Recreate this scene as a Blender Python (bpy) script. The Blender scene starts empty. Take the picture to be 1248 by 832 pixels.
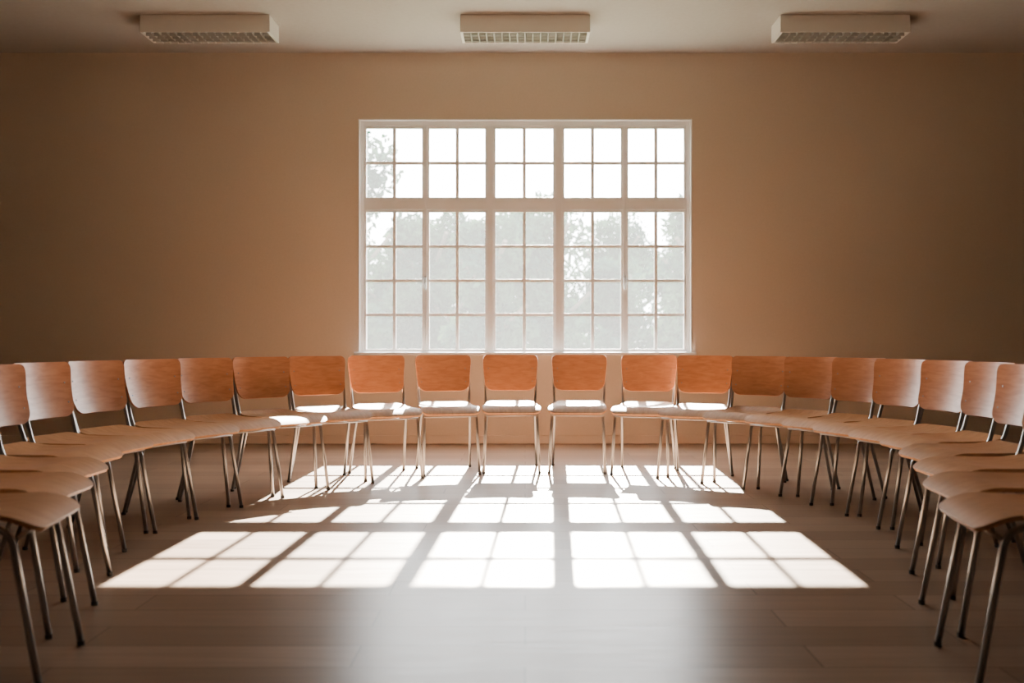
import bpy, bmesh, math, random
from mathutils import Vector, Matrix
random.seed(7)
scene = bpy.context.scene
COL = scene.collection

# ------------------------------------------------------------------ helpers
def link(o, parent=None):
    COL.objects.link(o)
    if parent: o.parent = parent
    return o

def empty(name, loc=(0,0,0), rotz=0):
    e = bpy.data.objects.new(name, None)
    e.empty_display_size = 0.1
    e.location = loc; e.rotation_euler = (0,0,rotz)
    return link(e)

def mesh_obj(name, me, mat=None, parent=None):
    o = bpy.data.objects.new(name, me)
    if mat:
        me.materials.clear(); me.materials.append(mat)
    return link(o, parent)

def add_box(bm, x0,x1,y0,y1,z0,z1):
    vs=[bm.verts.new((x,y,z)) for x in (x0,x1) for y in (y0,y1) for z in (z0,z1)]
    f=[(0,1,3,2),(4,6,7,5),(0,4,5,1),(2,3,7,6),(0,2,6,4),(1,5,7,3)]
    for q in f: bm.faces.new([vs[i] for i in q])

def boxes_mesh(name, boxes, bevel=0.0):
    bm=bmesh.new()
    for b in boxes: add_box(bm,*b)
    bmesh.ops.recalc_face_normals(bm, faces=bm.faces)
    if bevel>0:
        bmesh.ops.bevel(bm, geom=list(bm.edges), offset=bevel, segments=2, affect='EDGES', profile=0.5)
    me=bpy.data.meshes.new(name); bm.to_mesh(me); bm.free()
    return me

def smooth(me, on=True):
    for p in me.polygons: p.use_smooth=on

def fillet(pts, r, n=6):
    out=[Vector(pts[0])]
    for i in range(1,len(pts)-1):
        p=Vector(pts[i]); a=Vector(pts[i-1]); b=Vector(pts[i+1])
        da=(a-p); db=(b-p)
        rr=min(r, da.length*0.48, db.length*0.48)
        s=p+da.normalized()*rr; e=p+db.normalized()*rr
        for k in range(n+1):
            t=k/n
            out.append(s*(1-t)**2 + p*2*t*(1-t) + e*t*t)
    out.append(Vector(pts[-1]))
    return out

def tube(bm, pts, rad, seg=10):
    rings=[]; n=len(pts); prev=None
    for i,p in enumerate(pts):
        if i==0: t=pts[1]-pts[0]
        elif i==n-1: t=pts[-1]-pts[-2]
        else: t=(pts[i+1]-pts[i-1])
        t.normalize()
        if prev is None:
            u=t.orthogonal().normalized()
        else:
            u=(prev - t*prev.dot(t)).normalized()
        prev=u
        v=t.cross(u)
        rings.append([bm.verts.new(p+u*math.cos(2*math.pi*k/seg)*rad+v*math.sin(2*math.pi*k/seg)*rad) for k in range(seg)])
    for a,b in zip(rings[:-1],rings[1:]):
        for k in range(seg):
            bm.faces.new((a[k],a[(k+1)%seg],b[(k+1)%seg],b[k]))
    bm.faces.new(list(reversed(rings[0]))); bm.faces.new(rings[-1])

# ------------------------------------------------------------------ materials
def new_mat(name):
    m=bpy.data.materials.new(name); m.use_nodes=True
    nt=m.node_tree; nt.nodes.clear()
    out=nt.nodes.new('ShaderNodeOutputMaterial')
    return m,nt,out
def pbsdf(nt,out,col=(.5,.5,.5),rough=.5,metal=0.0,spec=.5):
    b=nt.nodes.new('ShaderNodeBsdfPrincipled')
    b.inputs['Base Color'].default_value=(*col,1)
    b.inputs['Roughness'].default_value=rough
    b.inputs['Metallic'].default_value=metal
    b.inputs['Specular IOR Level'].default_value=spec
    nt.links.new(b.outputs[0],out.inputs['Surface'])
    return b
def noise_col(nt,b,c1,c2,scale=(1,1,1),ns=5,detail=6,coord='Object',bump=0.0):
    tc=nt.nodes.new('ShaderNodeTexCoord'); mp=nt.nodes.new('ShaderNodeMapping')
    mp.inputs['Scale'].default_value=scale
    nz=nt.nodes.new('ShaderNodeTexNoise'); nz.inputs['Scale'].default_value=ns; nz.inputs['Detail'].default_value=detail
    cr=nt.nodes.new('ShaderNodeValToRGB')
    cr.color_ramp.elements[0].position=.3; cr.color_ramp.elements[0].color=(*c1,1)
    cr.color_ramp.elements[1].position=.7; cr.color_ramp.elements[1].color=(*c2,1)
    L=nt.links
    L.new(tc.outputs[coord],mp.inputs[0]); L.new(mp.outputs[0],nz.inputs['Vector'])
    L.new(nz.outputs['Fac'],cr.inputs[0]); L.new(cr.outputs[0],b.inputs['Base Color'])
    if bump>0:
        bp=nt.nodes.new('ShaderNodeBump'); bp.inputs['Strength'].default_value=bump; bp.inputs['Distance'].default_value=.002
        L.new(nz.outputs['Fac'],bp.inputs['Height']); L.new(bp.outputs[0],b.inputs['Normal'])
    return cr

def simple(name,c1,c2,rough=.5,metal=0,scale=(1,1,1),ns=5,bump=0.0,spec=.5):
    m,nt,out=new_mat(name); b=pbsdf(nt,out,c1,rough,metal,spec)
    noise_col(nt,b,c1,c2,scale,ns,6,'Object',bump)
    return m

WALLC1=(0.59,0.50,0.405); WALLC2=(0.62,0.525,0.425)
M_wall = simple('painted_plaster_beige',WALLC1,WALLC2,.75,0,(1,1,1),60,.15,.3)
M_wall2= simple('plaster_dark_low_bounce',(0.11,0.09,0.068),(0.125,0.10,0.078),.75,0,(1,1,1),60,.15,.3)  # unseen side and front walls, made dark to cut bounce light in the corners
M_ceil = simple('ceiling_paint',(0.38,0.345,0.305),(0.40,0.365,0.325),.85,0,(1,1,1),30,.1,.2)
M_white= simple('white_window_paint',(0.88,0.87,0.86),(0.90,0.89,0.88),.4,0,(1,1,1),8)
M_lamp = simple('lamp_enamel',(0.72,0.69,0.64),(0.75,0.72,0.67),.45,0,(1,1,1),6)
M_louv = simple('lamp_louvre_aluminium',(0.5,0.47,0.43),(0.55,0.52,0.48),.35,.6,(1,1,1),6)
M_tube = simple('fluorescent_tube_off',(0.7,0.7,0.68),(0.75,0.75,0.72),.3)
M_steel= simple('brushed_steel',(0.36,0.34,0.32),(0.43,0.41,0.39),.28,1.0,(30,30,2),20)
M_rub  = simple('rubber_foot',(0.06,0.055,0.05),(0.08,0.075,0.07),.7)
M_brass= simple('metal_handle',(0.6,0.58,0.55),(0.65,0.63,0.6),.3,.9)
M_bark = simple('bark',(0.06,0.05,0.04),(0.1,0.08,0.06),.9,0,(4,4,1),6)
M_lawn = simple('lawn',(0.05,0.08,0.04),(0.08,0.11,0.05),.9,0,(1,1,1),2)

def wood_mat(name, c1,c2,c3, axis_scale, rough, spec):
    m,nt,out=new_mat(name); b=pbsdf(nt,out,c1,rough,0,spec)
    L=nt.links
    tc=nt.nodes.new('ShaderNodeTexCoord'); mp=nt.nodes.new('ShaderNodeMapping'); mp.inputs['Scale'].default_value=axis_scale
    oi=nt.nodes.new('ShaderNodeObjectInfo')
    mul=nt.nodes.new('ShaderNodeVectorMath'); mul.operation='SCALE'; mul.inputs[0].default_value=(7,13,5)
    add=nt.nodes.new('ShaderNodeVectorMath'); add.operation='ADD'
    L.new(oi.outputs['Random'],mul.inputs['Scale'])
    L.new(tc.outputs['Object'],mp.inputs[0]); L.new(mp.outputs[0],add.inputs[0]); L.new(mul.outputs[0],add.inputs[1])
    n1=nt.nodes.new('ShaderNodeTexNoise'); n1.inputs['Scale'].default_value=4; n1.inputs['Detail'].default_value=8; n1.inputs['Distortion'].default_value=.6
    L.new(add.outputs[0],n1.inputs['Vector'])
    cr=nt.nodes.new('ShaderNodeValToRGB'); e=cr.color_ramp.elements
    e[0].position=.3; e[0].color=(*c1,1); e[1].position=.72; e[1].color=(*c3,1)
    k=e.new(.5); k.color=(*c2,1)
    L.new(n1.outputs['Fac'],cr.inputs[0])
    hs=nt.nodes.new('ShaderNodeHueSaturation')
    mr=nt.nodes.new('ShaderNodeMapRange'); mr.inputs['To Min'].default_value=.9; mr.inputs['To Max'].default_value=1.1
    L.new(oi.outputs['Random'],mr.inputs[0]); L.new(mr.outputs[0],hs.inputs['Value'])
    L.new(cr.outputs[0],hs.inputs['Color']); L.new(hs.outputs[0],b.inputs['Base Color'])
    return m
M_back = wood_mat('plywood_backrest',(0.49,0.215,0.11),(0.57,0.265,0.142),(0.63,0.31,0.172),(3,3,14),.36,.4)
M_seat = wood_mat('plywood_seat',(0.52,0.255,0.115),(0.59,0.30,0.142),(0.65,0.345,0.17),(14,3,3),.5,.2)

# floor: laminate planks running along X
M_floor,nt,out=new_mat('laminate_floor'); b=pbsdf(nt,out,(.2,.15,.1),.33,0,.5)
b.inputs['IOR'].default_value=1.27
L=nt.links
tc=nt.nodes.new('ShaderNodeTexCoord')
br=nt.nodes.new('ShaderNodeTexBrick'); br.offset=.37
br.inputs['Color1'].default_value=(0.185,0.126,0.088,1); br.inputs['Color2'].default_value=(0.275,0.193,0.140,1)
br.inputs['Mortar'].default_value=(0.085,0.056,0.04,1)
br.inputs['Scale'].default_value=1; br.inputs['Mortar Size'].default_value=.003; br.inputs['Mortar Smooth'].default_value=.3
br.inputs['Brick Width'].default_value=1.28; br.inputs['Row Height'].default_value=.19; br.inputs['Bias'].default_value=0
L.new(tc.outputs['Object'],br.inputs['Vector'])
mp=nt.nodes.new('ShaderNodeMapping'); mp.inputs['Scale'].default_value=(1.2,16,1)
L.new(tc.outputs['Object'],mp.inputs[0])
nz=nt.nodes.new('ShaderNodeTexNoise'); nz.inputs['Scale'].default_value=2.2; nz.inputs['Detail'].default_value=8; nz.inputs['Distortion'].default_value=.4
L.new(mp.outputs[0],nz.inputs['Vector'])
mr=nt.nodes.new('ShaderNodeMapRange'); mr.inputs['From Min'].default_value=.25; mr.inputs['From Max'].default_value=.75
mr.inputs['To Min'].default_value=.80; mr.inputs['To Max'].default_value=1.17
L.new(nz.outputs['Fac'],mr.inputs[0])
hs=nt.nodes.new('ShaderNodeHueSaturation'); L.new(br.outputs['Color'],hs.inputs['Color']); L.new(mr.outputs[0],hs.inputs['Value'])
L.new(hs.outputs[0],b.inputs['Base Color'])
mr2=nt.nodes.new('ShaderNodeMapRange'); mr2.inputs['To Min'].default_value=.25; mr2.inputs['To Max'].default_value=.37
L.new(nz.outputs['Fac'],mr2.inputs[0]); L.new(mr2.outputs[0],b.inputs['Roughness'])

# glass with a pale haze veil put in by the translucent mix
M_glass,nt,out=new_mat('window_glass')
tr=nt.nodes.new('ShaderNodeBsdfTransparent'); tr.inputs[0].default_value=(.96,.97,.97,1)
gl=nt.nodes.new('ShaderNodeBsdfGlossy'); gl.inputs['Roughness'].default_value=.02
tl=nt.nodes.new('ShaderNodeBsdfTranslucent'); tl.inputs[0].default_value=(.93,.97,1,1)
m1=nt.nodes.new('ShaderNodeMixShader'); m1.inputs[0].default_value=.03
m2=nt.nodes.new('ShaderNodeMixShader'); m2.inputs[0].default_value=.05
nt.links.new(tr.outputs[0],m1.inputs[1]); nt.links.new(tl.outputs[0],m1.inputs[2])
nt.links.new(m1.outputs[0],m2.inputs[1]); nt.links.new(gl.outputs[0],m2.inputs[2])
nt.links.new(m2.outputs[0],out.inputs['Surface'])

# leaves
M_leaf,nt,out=new_mat('foliage')
df=nt.nodes.new('ShaderNodeBsdfDiffuse'); tl=nt.nodes.new('ShaderNodeBsdfTranslucent')
gi=nt.nodes.new('ShaderNodeTexCoord'); nz=nt.nodes.new('ShaderNodeTexNoise'); nz.inputs['Scale'].default_value=.9
cr=nt.nodes.new('ShaderNodeValToRGB')
cr.color_ramp.elements[0].position=.38; cr.color_ramp.elements[0].color=(.008,.030,.024,1)
cr.color_ramp.elements[1].position=.62; cr.color_ramp.elements[1].color=(.042,.085,.042,1)
nt.links.new(gi.outputs['Object'],nz.inputs['Vector']); nt.links.new(nz.outputs['Fac'],cr.inputs[0])
nt.links.new(cr.outputs[0],df.inputs[0]); nt.links.new(cr.outputs[0],tl.inputs[0])
mx=nt.nodes.new('ShaderNodeMixShader'); mx.inputs[0].default_value=.3
nt.links.new(df.outputs[0],mx.inputs[1]); nt.links.new(tl.outputs[0],mx.inputs[2]); nt.links.new(mx.outputs[0],out.inputs['Surface'])

# ------------------------------------------------------------------ room
WY=8.5; RX=5.3; RY0=-2.2; H=3.37; T=.3
WX0,WX1,WZ0,WZ1=-1.44,1.44,.785,2.80
mesh_obj('floor', boxes_mesh('floor',[(-RX-T,RX+T,RY0-T,WY+T,-.12,0)]), M_floor)
mesh_obj('ceiling', boxes_mesh('ceiling',[(-RX-T,RX+T,RY0-T,WY+T,H,H+.2)]), M_ceil)
mesh_obj('wall_back', boxes_mesh('wall_back',[(-RX-T,WX0,WY,WY+T,0,H),(WX1,RX+T,WY,WY+T,0,H),(WX0,WX1,WY,WY+T,0,WZ0),(WX0,WX1,WY,WY+T,WZ1,H)]), M_wall)
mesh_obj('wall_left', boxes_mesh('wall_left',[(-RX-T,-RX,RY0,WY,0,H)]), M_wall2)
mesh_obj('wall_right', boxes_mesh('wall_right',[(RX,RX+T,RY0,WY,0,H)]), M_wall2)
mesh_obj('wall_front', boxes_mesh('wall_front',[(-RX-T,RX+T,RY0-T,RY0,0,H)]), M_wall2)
M_base = simple('baseboard_paint',(0.60,0.50,0.41),(0.62,0.52,0.43),.5)
mesh_obj('baseboard_back', boxes_mesh('bb',[(-RX,RX,WY-.015,WY,0,.07)],.003), M_base)
mesh_obj('baseboard_left', boxes_mesh('bb',[(-RX,-RX+.015,RY0+.016,WY-.016,0,.07)],.003), M_base)
mesh_obj('baseboard_right', boxes_mesh('bb',[(RX-.015,RX,RY0+.016,WY-.016,0,.07)],.003), M_base)
mesh_obj('baseboard_front', boxes_mesh('bb',[(-RX,RX,RY0,RY0+.015,0,.07)],.003), M_base)

# ------------------------------------------------------------------ window
win=empty('window_1',(0,WY,0))
def PX(p): return (p-640)/141.0
fy0,fy1=.03,.075
glassx=[(446,514),(523,591),(604,674),(688,757),(766,834)]
gx=[(PX(a),PX(b)) for a,b in glassx]
ZL=(.815,2.00); ZU=(2.13,2.725)
ix0,ix1=gx[0][0]-.021,gx[-1][1]+.021
bx=[]
bx.append((WX0,ix0,fy0,fy1,WZ0,WZ1)); bx.append((ix1,WX1,fy0,fy1,WZ0,WZ1))
bx.append((ix0,ix1,fy0,fy1,WZ0,ZL[0]-.021)); bx.append((ix0,ix1,fy0,fy1,ZU[1]+.021,WZ1))
bx.append((ix0,ix1,fy0,fy1,ZL[1]+.021,ZU[0]-.021))
for i in range(4):
    a=gx[i][1]; c=gx[i+1][0]; mid=(a+c)/2; hw=(c-a)/2-.021
    bx.append((mid-hw,mid+hw,fy0-.004,fy1+.004,ZL[0]-.021,ZU[1]+.021))
mesh_obj('frame',boxes_mesh('wf',bx,.002),M_white,win)
sb=[]; mb=[]; gb=[]
for i,(a,c) in enumerate(gx):
    for (z0,z1,rows,sw) in ((ZL[0],ZL[1],4,.022),(ZU[0],ZU[1],2,.022)):
        y0,y1=fy0+.005,fy1-.005
        sb+= [(a-sw,a,y0,y1,z0-sw,z1+sw),(c,c+sw,y0,y1,z0-sw,z1+sw),(a,c,y0,y1,z0-sw,z0),(a,c,y0,y1,z1,z1+sw)]
        m=(a+c)/2
        mb.append((m-.0145,m+.0145,y0+.006,y1-.006,z0,z1))
        for r in range(1,rows):
            z=z0+(z1-z0)*r/rows
            mb.append((a,c,y0+.008,y1-.008,z-.0135,z+.0135))
        gb.append((a,c,z0,z1))
mesh_obj('sash_frames',boxes_mesh('sash',sb,.002),M_white,win)
mesh_obj('glazing_bars',boxes_mesh('mb',mb,.002),M_white,win)
bm=bmesh.new()
for a,c,z0,z1 in gb:
    bm.faces.new([bm.verts.new(v) for v in ((a,.053,z0),(c,.053,z0),(c,.053,z1),(a,.053,z1))])
me=bpy.data.meshes.new('glass'); bm.to_mesh(me); bm.free(); mesh_obj('glass',me,M_glass,win)
mesh_obj('reveal_lining',boxes_mesh('rl',[(WX0,WX0+.012,-.004,.03,WZ0,WZ1),(WX1-.012,WX1,-.004,.03,WZ0,WZ1),(WX0+.012,WX1-.012,-.004,.03,WZ1-.012,WZ1)],.002),M_white,win)
mesh_obj('inner_sill',boxes_mesh('is',[(WX0-.03,WX1+.03,-.06,.03,WZ0-.022,WZ0+.004)],.005),M_white,win)
mesh_obj('outer_reveal',boxes_mesh('os',[(WX0,WX1,.076,.34,WZ0-.03,WZ0-.002),(WX0-.001,WX0+.012,.076,.30,WZ0,WZ1),(WX1-.012,WX1+.001,.076,.30,WZ0,WZ1),(WX0,WX1,.076,.30,WZ1-.012,WZ1+.001)],.003),M_white,win)
hb=[]
for i in (0,3):
    mid=(gx[i][1]+gx[i+1][0])/2
    hb+= [(mid-.012,mid+.012,fy0-.012,fy0-.003,1.35,1.45),(mid-.008,mid+.008,fy0-.04,fy0-.01,1.41,1.43),(mid-.008,mid+.008,fy0-.045,fy0-.03,1.33,1.43)]
mesh_obj('handles',boxes_mesh('h',hb,.003),M_brass,win)

# ------------------------------------------------------------------ ceiling lights
def lamp(x,y):
    e=empty('ceiling_light',(x,y,H))
    w,d,h,t=.495,.14,.135,.008
    mesh_obj('housing',boxes_mesh('body',[(-w,w,-d,d,-.05,0)],.006),M_lamp,e)
    mesh_obj('side_skirts',boxes_mesh('sk',[(-w,w,-d,-d+t,-h,-.045),(-w,w,d-t,d,-h,-.045),(-w,-w+.02,-d+t,d-t,-h,-.045),(w-.02,w,-d+t,d-t,-h,-.045)],.002),M_lamp,e)
    b=[]
    n=16
    for i in range(1,n):
        xx=-w+.02+(2*w-.04)*i/n
        b.append((xx-.0035,xx+.0035,-d+t,d-t,-h-.006,-h+.035))
    for yy in (-.07,0,.07):
        b.append((-w+.02,w-.02,yy-.004,yy+.004,-h-.008,-h+.035))
    mesh_obj('louvre_grid',boxes_mesh('lv',b),M_louv,e)
    bm=bmesh.new()
    for yy in (-.035,.035): tube(bm,[Vector((-w+.03,yy,-.075)),Vector((w-.03,yy,-.075))],.013,12)
    me=bpy.data.meshes.new('tubes'); bm.to_mesh(me); bm.free(); smooth(me); mesh_obj('tubes',me,M_tube,e)
for x in (-2.44,0,2.44): lamp(x,7.64)
for x in (-2.44,0,2.44): lamp(x,3.6)

# ------------------------------------------------------------------ chair meshes
def panel(name,rows,wfun,posfun,thick):
    NU=22
    bm=bmesh.new(); grid=[]
    for v in rows:
        w=wfun(v); row=[]
        for i in range(NU+1):
            u=-1+2*i/NU
            row.append(Vector(posfun(u*w,v)))
        grid.append(row)
    R=len(grid)
    def nrm(j,i):
        a=grid[min(j+1,R-1)][i]-grid[max(j-1,0)][i]; b2=grid[j][min(i+1,NU)]-grid[j][max(i-1,0)]
        n=b2.cross(a); 
        return n.normalized() if n.length>1e-9 else Vector((0,0,1))
    A=[[bm.verts.new(grid[j][i]+nrm(j,i)*thick/2) for i in range(NU+1)] for j in range(R)]
    B=[[bm.verts.new(grid[j][i]-nrm(j,i)*thick/2) for i in range(NU+1)] for j in range(R)]
    for j in range(R-1):
        for i in range(NU):
            bm.faces.new((A[j][i],A[j][i+1],A[j+1][i+1],A[j+1][i]))
            bm.faces.new((B[j][i],B[j+1][i],B[j+1][i+1],B[j][i+1]))
    for j in range(R-1):
        bm.faces.new((A[j][0],A[j+1][0],B[j+1][0],B[j][0]))
        bm.faces.new((A[j][NU],B[j][NU],B[j+1][NU],A[j+1][NU]))
    for i in range(NU):
        bm.faces.new((A[0][i],B[0][i],B[0][i+1],A[0][i+1]))
        bm.faces.new((A[R-1][i],A[R-1][i+1],B[R-1][i+1],B[R-1][i]))
    bmesh.ops.recalc_face_normals(bm,faces=bm.faces)
    for e in bm.edges:
        if len(e.link_faces)==2 and e.calc_face_angle(0)>math.radians(50): e.smooth=False
    me=bpy.data.meshes.new(name); bm.to_mesh(me); bm.free(); smooth(me)
    return me
def rowset(r,Ltot,n_mid=10,n_c=7):
    rows=[]
    f=r/Ltot
    for k in range(n_c): rows.append(f*(1-math.cos(math.pi/2*k/n_c)))
    for k in range(n_mid+1): rows.append(f+(1-2*f)*k/n_mid)
    for k in range(n_c-1,-1,-1): rows.append(1-f*(1-math.cos(math.pi/2*k/n_c)))
    return rows
BZ0,BZ1=.535,.785
def b_w(v):
    Ht=BZ1-BZ0; rt,rb=.03,.055
    W=.175+.020*min(1,v*1.3)
    d=v*Ht; dt=(1-v)*Ht
    if d<rb: W-= rb-math.sqrt(max(0,rb*rb-(rb-d)**2))
    if dt<rt: W-= rt-math.sqrt(max(0,rt*rt-(rt-dt)**2))
    return W
def b_pos(x,v):
    z=BZ0+v*(BZ1-BZ0)
    y=.205+.055*v - .9*x*x*1.0 + .012*math.sin(math.pi*v)
    return (x,y,z)
ME_back=panel('backrest',rowset(.055,.25),b_w,b_pos,.011)
SY0,SY1=-.225,.195
def s_w(v):
    Lt=SY1-SY0; rf,rb=.05,.06
    W=.198-.020*v
    d=v*Lt; dt=(1-v)*Lt
    if d<rf: W-= (rf-math.sqrt(max(0,rf*rf-(rf-d)**2)))
    if dt<rb: W-= rb-math.sqrt(max(0,rb*rb-(rb-dt)**2))
    return W
def s_pos(x,v):
    y=SY0+v*(SY1-SY0)
    z=.440
    if v<.28: z-= .040*((.28-v)/.28)**2
    z-= .012*math.sin(math.pi*min(1,max(0,(v-.25)/.75)))*(1-(x/.2)**2)
    z+= .018*max(0,(v-.75)/.25)**2
    return (x,y,z)
ME_seat=panel('seat',rowset(.05,.42,14),s_w,s_pos,.013)
bm=bmesh.new(); bf=bmesh.new()
R=.0092
for s in (-1,1):
    path=[(s*.185,-.222,.006),(s*.172,-.150,.412),(s*.172,.165,.418),(s*.180,.205,.55),(s*.176,.236,.72)]
    tube(bm,fillet(path,.060,8),R)
    tube(bm,fillet([(s*.160,-.02,.404),(s*.166,.085,.398),(s*.186,.215,.006)],.05,8),R)
    for p in ((s*.185,-.222,0),(s*.186,.215,0)):
        tube(bf,[Vector((p[0],p[1],0.0)),Vector((p[0],p[1],.014))],.0106,12)
tube(bm,[Vector((-.174,-.168,.385)),Vector((.174,-.168,.385))],.006)
tube(bm,[Vector((-.168,.10,.398)),Vector((.168,.10,.398))],.007)
ME_frame=bpy.data.meshes.new('frame'); bm.to_mesh(ME_frame); bm.free(); smooth(ME_frame)
ME_feet=bpy.data.meshes.new('feet'); bf.to_mesh(ME_feet); bf.free()
bm=bmesh.new()
for s in (-1,1):
    for z in (.60,.69):
        v=(z-BZ0)/(BZ1-BZ0); x=s*.155; y=b_pos(x,v)[1]-.0065
        tube(bm,[Vector((x,y+.004,z)),Vector((x,y-.0008,z))],.0045,12)
ME_scr=bpy.data.meshes.new('rivets'); bm.to_mesh(ME_scr); bm.free()
for me,mt in ((ME_back,M_back),(ME_seat,M_seat),(ME_frame,M_steel),(ME_feet,M_rub),(ME_scr,M_steel)):
    me.materials.append(mt)

# (back x, back y, rotation deg)
chairs=[(-.105,7.0,2),(-.575,6.9,12),(-1.009,6.67,23),(-1.353,6.376,34),(-1.623,6.037,45),(-1.843,5.642,55),
        (-1.995,5.249,64),(-2.115,4.83,72),(-2.18,4.42,79),(-2.15,3.98,85),(-2.02,3.52,90),(-1.88,3.07,94),(-1.71,2.60,99),
        (.385,7.0,-5),(.865,6.87,-15),(1.215,6.64,-26),(1.515,6.34,-37),(1.76,6.02,-48),(1.935,5.68,-58),
        (2.03,5.30,-67),(2.11,4.90,-75),(2.135,4.50,-82),(2.05,4.03,-87),(1.92,3.54,-91),(1.77,3.08,-95),(1.62,2.60,-98)]
for bxx,byy,ang in chairs:
    a=math.radians(ang)
    dx=-math.sin(a)*.235; dy=math.cos(a)*.235
    e=empty('stacking_chair',(bxx-dx,byy-dy,0),a)
    for nm,me in (('backrest',ME_back),('seat',ME_seat),('frame',ME_frame),('feet',ME_feet),('rivets',ME_scr)):
        o=bpy.data.objects.new(nm,me); link(o,e)

# ------------------------------------------------------------------ outside
mesh_obj('lawn',boxes_mesh('lawn',[(-60,60,WY+T+.02,90,-.5,-.35)]),M_lawn)
def tree(x,y,h,r,n):
    e=empty('leafy_tree',(x,y,-.33))
    bm=bmesh.new()
    tube(bm,[Vector((0,0,0)),Vector((.1,0,h*.35)),Vector((0,.1,h*.75))],.13,8)
    for k in range(5):
        an=k*1.3; z=h*(.3+.08*k)
        tube(bm,[Vector((0.05,0,z)),Vector((math.cos(an)*r*.6,math.sin(an)*r*.6,z+h*.2))],.05,6)
    me=bpy.data.meshes.new('trunk'); bm.to_mesh(me); bm.free(); mesh_obj('trunk',me,M_bark,e)
    cl=[]
    for k in range(18):
        an=random.uniform(0,6.28); rr=r*random.uniform(.1,.75); z=h*random.uniform(.15,.9)
        cl.append((math.cos(an)*rr*(1.1-z/h*.6),math.sin(an)*rr*.6,z,r*random.uniform(.25,.42)))
    verts=[];faces=[]
    for k in range(n):
        c=random.choice(cl)
        d=Vector((random.gauss(0,1),random.gauss(0,1),random.gauss(0,1))).normalized()*c[3]*random.uniform(.5,1.1)
        p=Vector(c[:3])+d; p.z=max(.3,p.z)
        u=Vector((random.gauss(0,1),random.gauss(0,1),random.gauss(0,1))).normalized(); w=u.orthogonal().normalized()
        s=random.uniform(.07,.14)
        i=len(verts)
        verts+= [p-u*s,p+w*s*.5,p+u*s,p-w*s*.5]; faces.append((i,i+1,i+2,i+3))
    me=bpy.data.meshes.new('crown'); me.from_pydata([tuple(v) for v in verts],[],faces); 
    mesh_obj('crown',me,M_leaf,e)
for (x,y,h,r) in [(-4.2,22,7.2,2.0),(-2.3,24,4.6,1.6),(-.8,21,4.0,1.4),(.5,23,4.7,1.7),(2.4,27,3.6,1.5),(4.2,23,4.8,1.8),(-6.5,24,5.2,2),(6.4,24,5,2)]:
    tree(x,y,h,r,6000)
for i in range(9):
    tree(-10+i*2.6,33+random.uniform(-1,1),random.uniform(4.4,5.8),2.3,7500)

# ------------------------------------------------------------------ light
w=bpy.data.worlds.new('sky'); scene.world=w; w.use_nodes=True
nt=w.node_tree; nt.nodes.clear()
o=nt.nodes.new('ShaderNodeOutputWorld'); bg=nt.nodes.new('ShaderNodeBackground')
bg.inputs[0].default_value=(.97,.975,.97,1); bg.inputs[1].default_value=27
nt.links.new(bg.outputs[0],o.inputs[0])
sd=bpy.data.lights.new('sun','SUN'); sd.energy=170; sd.angle=math.radians(.4); sd.color=(1,.92,.80)
so=bpy.data.objects.new('sun',sd); link(so)
dirv=Vector((-.15,-5.0,-2.66)).normalized()
so.rotation_euler=dirv.to_track_quat('-Z','Y').to_euler(); so.location=(1,20,12)
pd=bpy.data.lights.new('window_portal','AREA'); pd.shape='RECTANGLE'; pd.size=2.9; pd.size_y=2.05; pd.cycles.is_portal=True
po=bpy.data.objects.new('window_portal',pd); link(po); po.location=(0,WY+T+.05,(WZ0+WZ1)/2)
po.rotation_euler=Vector((0,-1,0)).to_track_quat('-Z','Y').to_euler()

# ------------------------------------------------------------------ camera
cd=bpy.data.cameras.new('camera'); cam=bpy.data.objects.new('camera',cd); link(cam)
cam.location=(0,0,.88); cam.rotation_euler=(math.radians(90),0,0)
cd.sensor_width=36; cd.lens=1200/1248*36; cd.shift_x=-16/1248
cd.dof.use_dof=True; cd.dof.focus_distance=6.0; cd.dof.aperture_fstop=2.2
cd.clip_start=.05
scene.camera=cam
